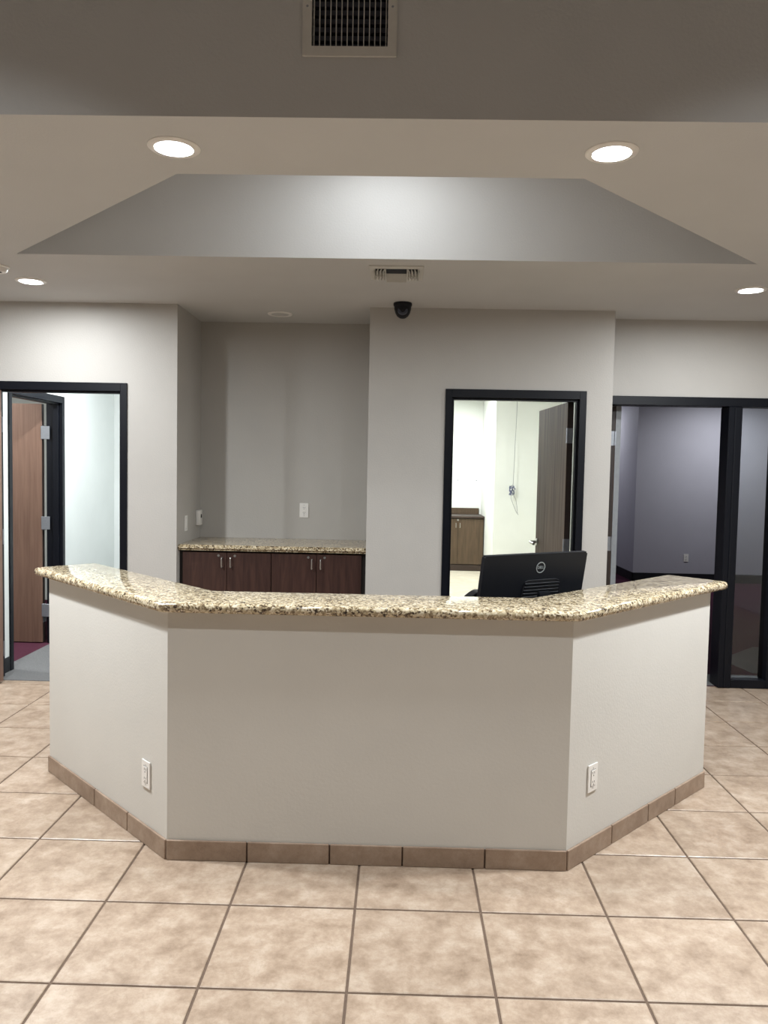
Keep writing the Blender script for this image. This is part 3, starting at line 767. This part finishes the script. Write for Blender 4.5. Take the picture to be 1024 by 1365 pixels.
# dome security camera
dc = thing('dome_camera', 'black dome security camera under the ceiling by the reception wall', 'camera', (0.0, 5.455, H))
obj('mount_ring', lathe_bm([(0, 0), (0.062, 0), (0.064, -0.006), (0.064, -0.016), (0.060, -0.024), (0, -0.024)], 40), M_BLACK, dc, True)
obj('dome', lathe_bm([(0.059, -0.022), (0.057, -0.045), (0.050, -0.070), (0.038, -0.090), (0.020, -0.103), (0, -0.107)], 40), M_BLACK, dc, True)
R = Matrix.Translation((0, -0.012, -0.072)) @ Matrix.Rotation(math.radians(66), 4, 'X')
lb_ = lathe_bm([(0.0, 0.022), (0.030, 0.022), (0.034, 0.028), (0.034, 0.040), (0.030, 0.044), (0.018, 0.043), (0.016, 0.037), (0, 0.037)], 32)
bmesh.ops.transform(lb_, matrix=R, verts=lb_.verts[:]); eye = obj('lens_ring', lb_, M_DUCTBAR, dc, True)
lb_ = lathe_bm([(0.0165, 0.036), (0.013, 0.041), (0.006, 0.0435), (0, 0.044)], 24)
bmesh.ops.transform(lb_, matrix=R, verts=lb_.verts[:]); obj('lens', lb_, M_BLACKG, eye, True)

# smoke detector at the hallway side
sd = thing('smoke_detector', 'white round smoke detector on the low ceiling near the hallway door', 'smoke detector', (-2.375, 4.60, H))
obj('base_ring', lathe_bm([(0, 0), (0.066, 0), (0.066, -0.008), (0.060, -0.012), (0, -0.012)], 40), M_PLASTIC, sd, True)
obj('cover', lathe_bm([(0.056, -0.010), (0.054, -0.026), (0.044, -0.036), (0, -0.038)], 40), M_PLASTIC, sd, True)
s = lathe_bm([(0, -0.0375), (0.008, -0.0375), (0.007, -0.041), (0, -0.041)], 16); bmesh.ops.transform(s, matrix=Matrix.Translation((0.024, -0.01, 0)), verts=s.verts[:])
obj('test_button', s, M_SLOT, sd)

# ------------------------------------------------------------------ storage room contents
c = base_cab(0.540, 1.357, 0.845, 12.44, 0.60, M_CABB, M_CABBD, 'brown laminate cabinet against the storage room back wall', None, handle_z=0.73, lock=False)
lk = lathe_bm([(0, 0), (0.016, 0), (0.014, 0.004), (0, 0.004)], 20)
bmesh.ops.transform(lk, matrix=Matrix.Translation((0.0, -0.301, 0.815)) @ Matrix.Rotation(PI/2, 4, 'X'), verts=lk.verts[:])
obj('lock', lk, M_STEEL, c)
obj('toe_kick', bm_box(-0.4125, 0.4125, -0.292, -0.282, 0.002, 0.098), M_CABBD, c)
st_ = thing('storage_worktop', 'dark brown laminate worktop with back upstand on the storage cabinet', 'countertop', (0.950, 12.735, 0.846))
obj('top', bbox_bm(-0.42, 0.415, -0.32, 0.315, 0.0, 0.035, 0.006, 2), M_CABBD, st_)
obj('upstand', bbox_bm(-0.42, 0.385, 0.295, 0.315, 0.035, 0.135, 0.003, 1), M_CABB, st_)
cb = thing('hanging_cable', 'thin loose cable with a blue tangle hanging down the storage room wall', 'cable', (1.64, 11.2, 0.98))
Z = lambda z: z-0.98
def sub(p): return (p[0]-1.64, p[1]-11.2, Z(p[2]))
obj('cable', tube_bm([sub(p) for p in ((1.655, 11.2, 2.75), (1.650, 11.2, 2.4), (1.641, 11.21, 2.02), (1.636, 11.2, 1.78), (1.630, 11.2, 1.55), (1.624, 11.2, 1.36))], 0.0042, 6), M_CABLEG, cb, True)
for k in range(5):
    a = random.uniform(0, 6.28); pts_ = []
    for s_ in range(9):
        u = s_/8*2*PI*1.3+a
        pts_.append(sub((1.612+0.042*math.cos(u)*(0.6+0.1*k)+random.uniform(-.012, .012), 11.2+0.03*math.sin(u*1.3), 1.335+0.06*math.sin(u+k)+random.uniform(-.015, .015))))
    obj('tangle_loop', tube_bm(pts_, 0.0055, 6), M_CABLE, cb, True)
obj('cable_tail', tube_bm([sub(p) for p in ((1.605, 11.2, 1.28), (1.60, 11.2, 1.22), (1.64, 11.2, 1.12), (1.685, 11.2, 1.02), (1.712, 11.2, 0.985))], 0.0038, 6), M_CABLEG, cb, True)
obj('cable_tail', tube_bm([sub(p) for p in ((1.63, 11.2, 1.28), (1.672, 11.2, 1.20), (1.69, 11.2, 1.10), (1.70, 11.2, 1.0))], 0.0034, 6), M_CABLEG, cb, True)
for x in (0.975, 1.285):
    s = lathe_bm([(0, 0), (0.012, 0), (0.010, 0.006), (0, 0.006)], 14)
    bmesh.ops.transform(s, matrix=Matrix.Rotation(PI/2, 4, 'X'), verts=s.verts[:])
    tag(obj('wall_anchor', s, M_HINGE, loc=(x, 13.059, 1.44)), 'tiny grey wall anchor on the white wall above the storage cabinet', 'anchor', 'storage wall anchors')
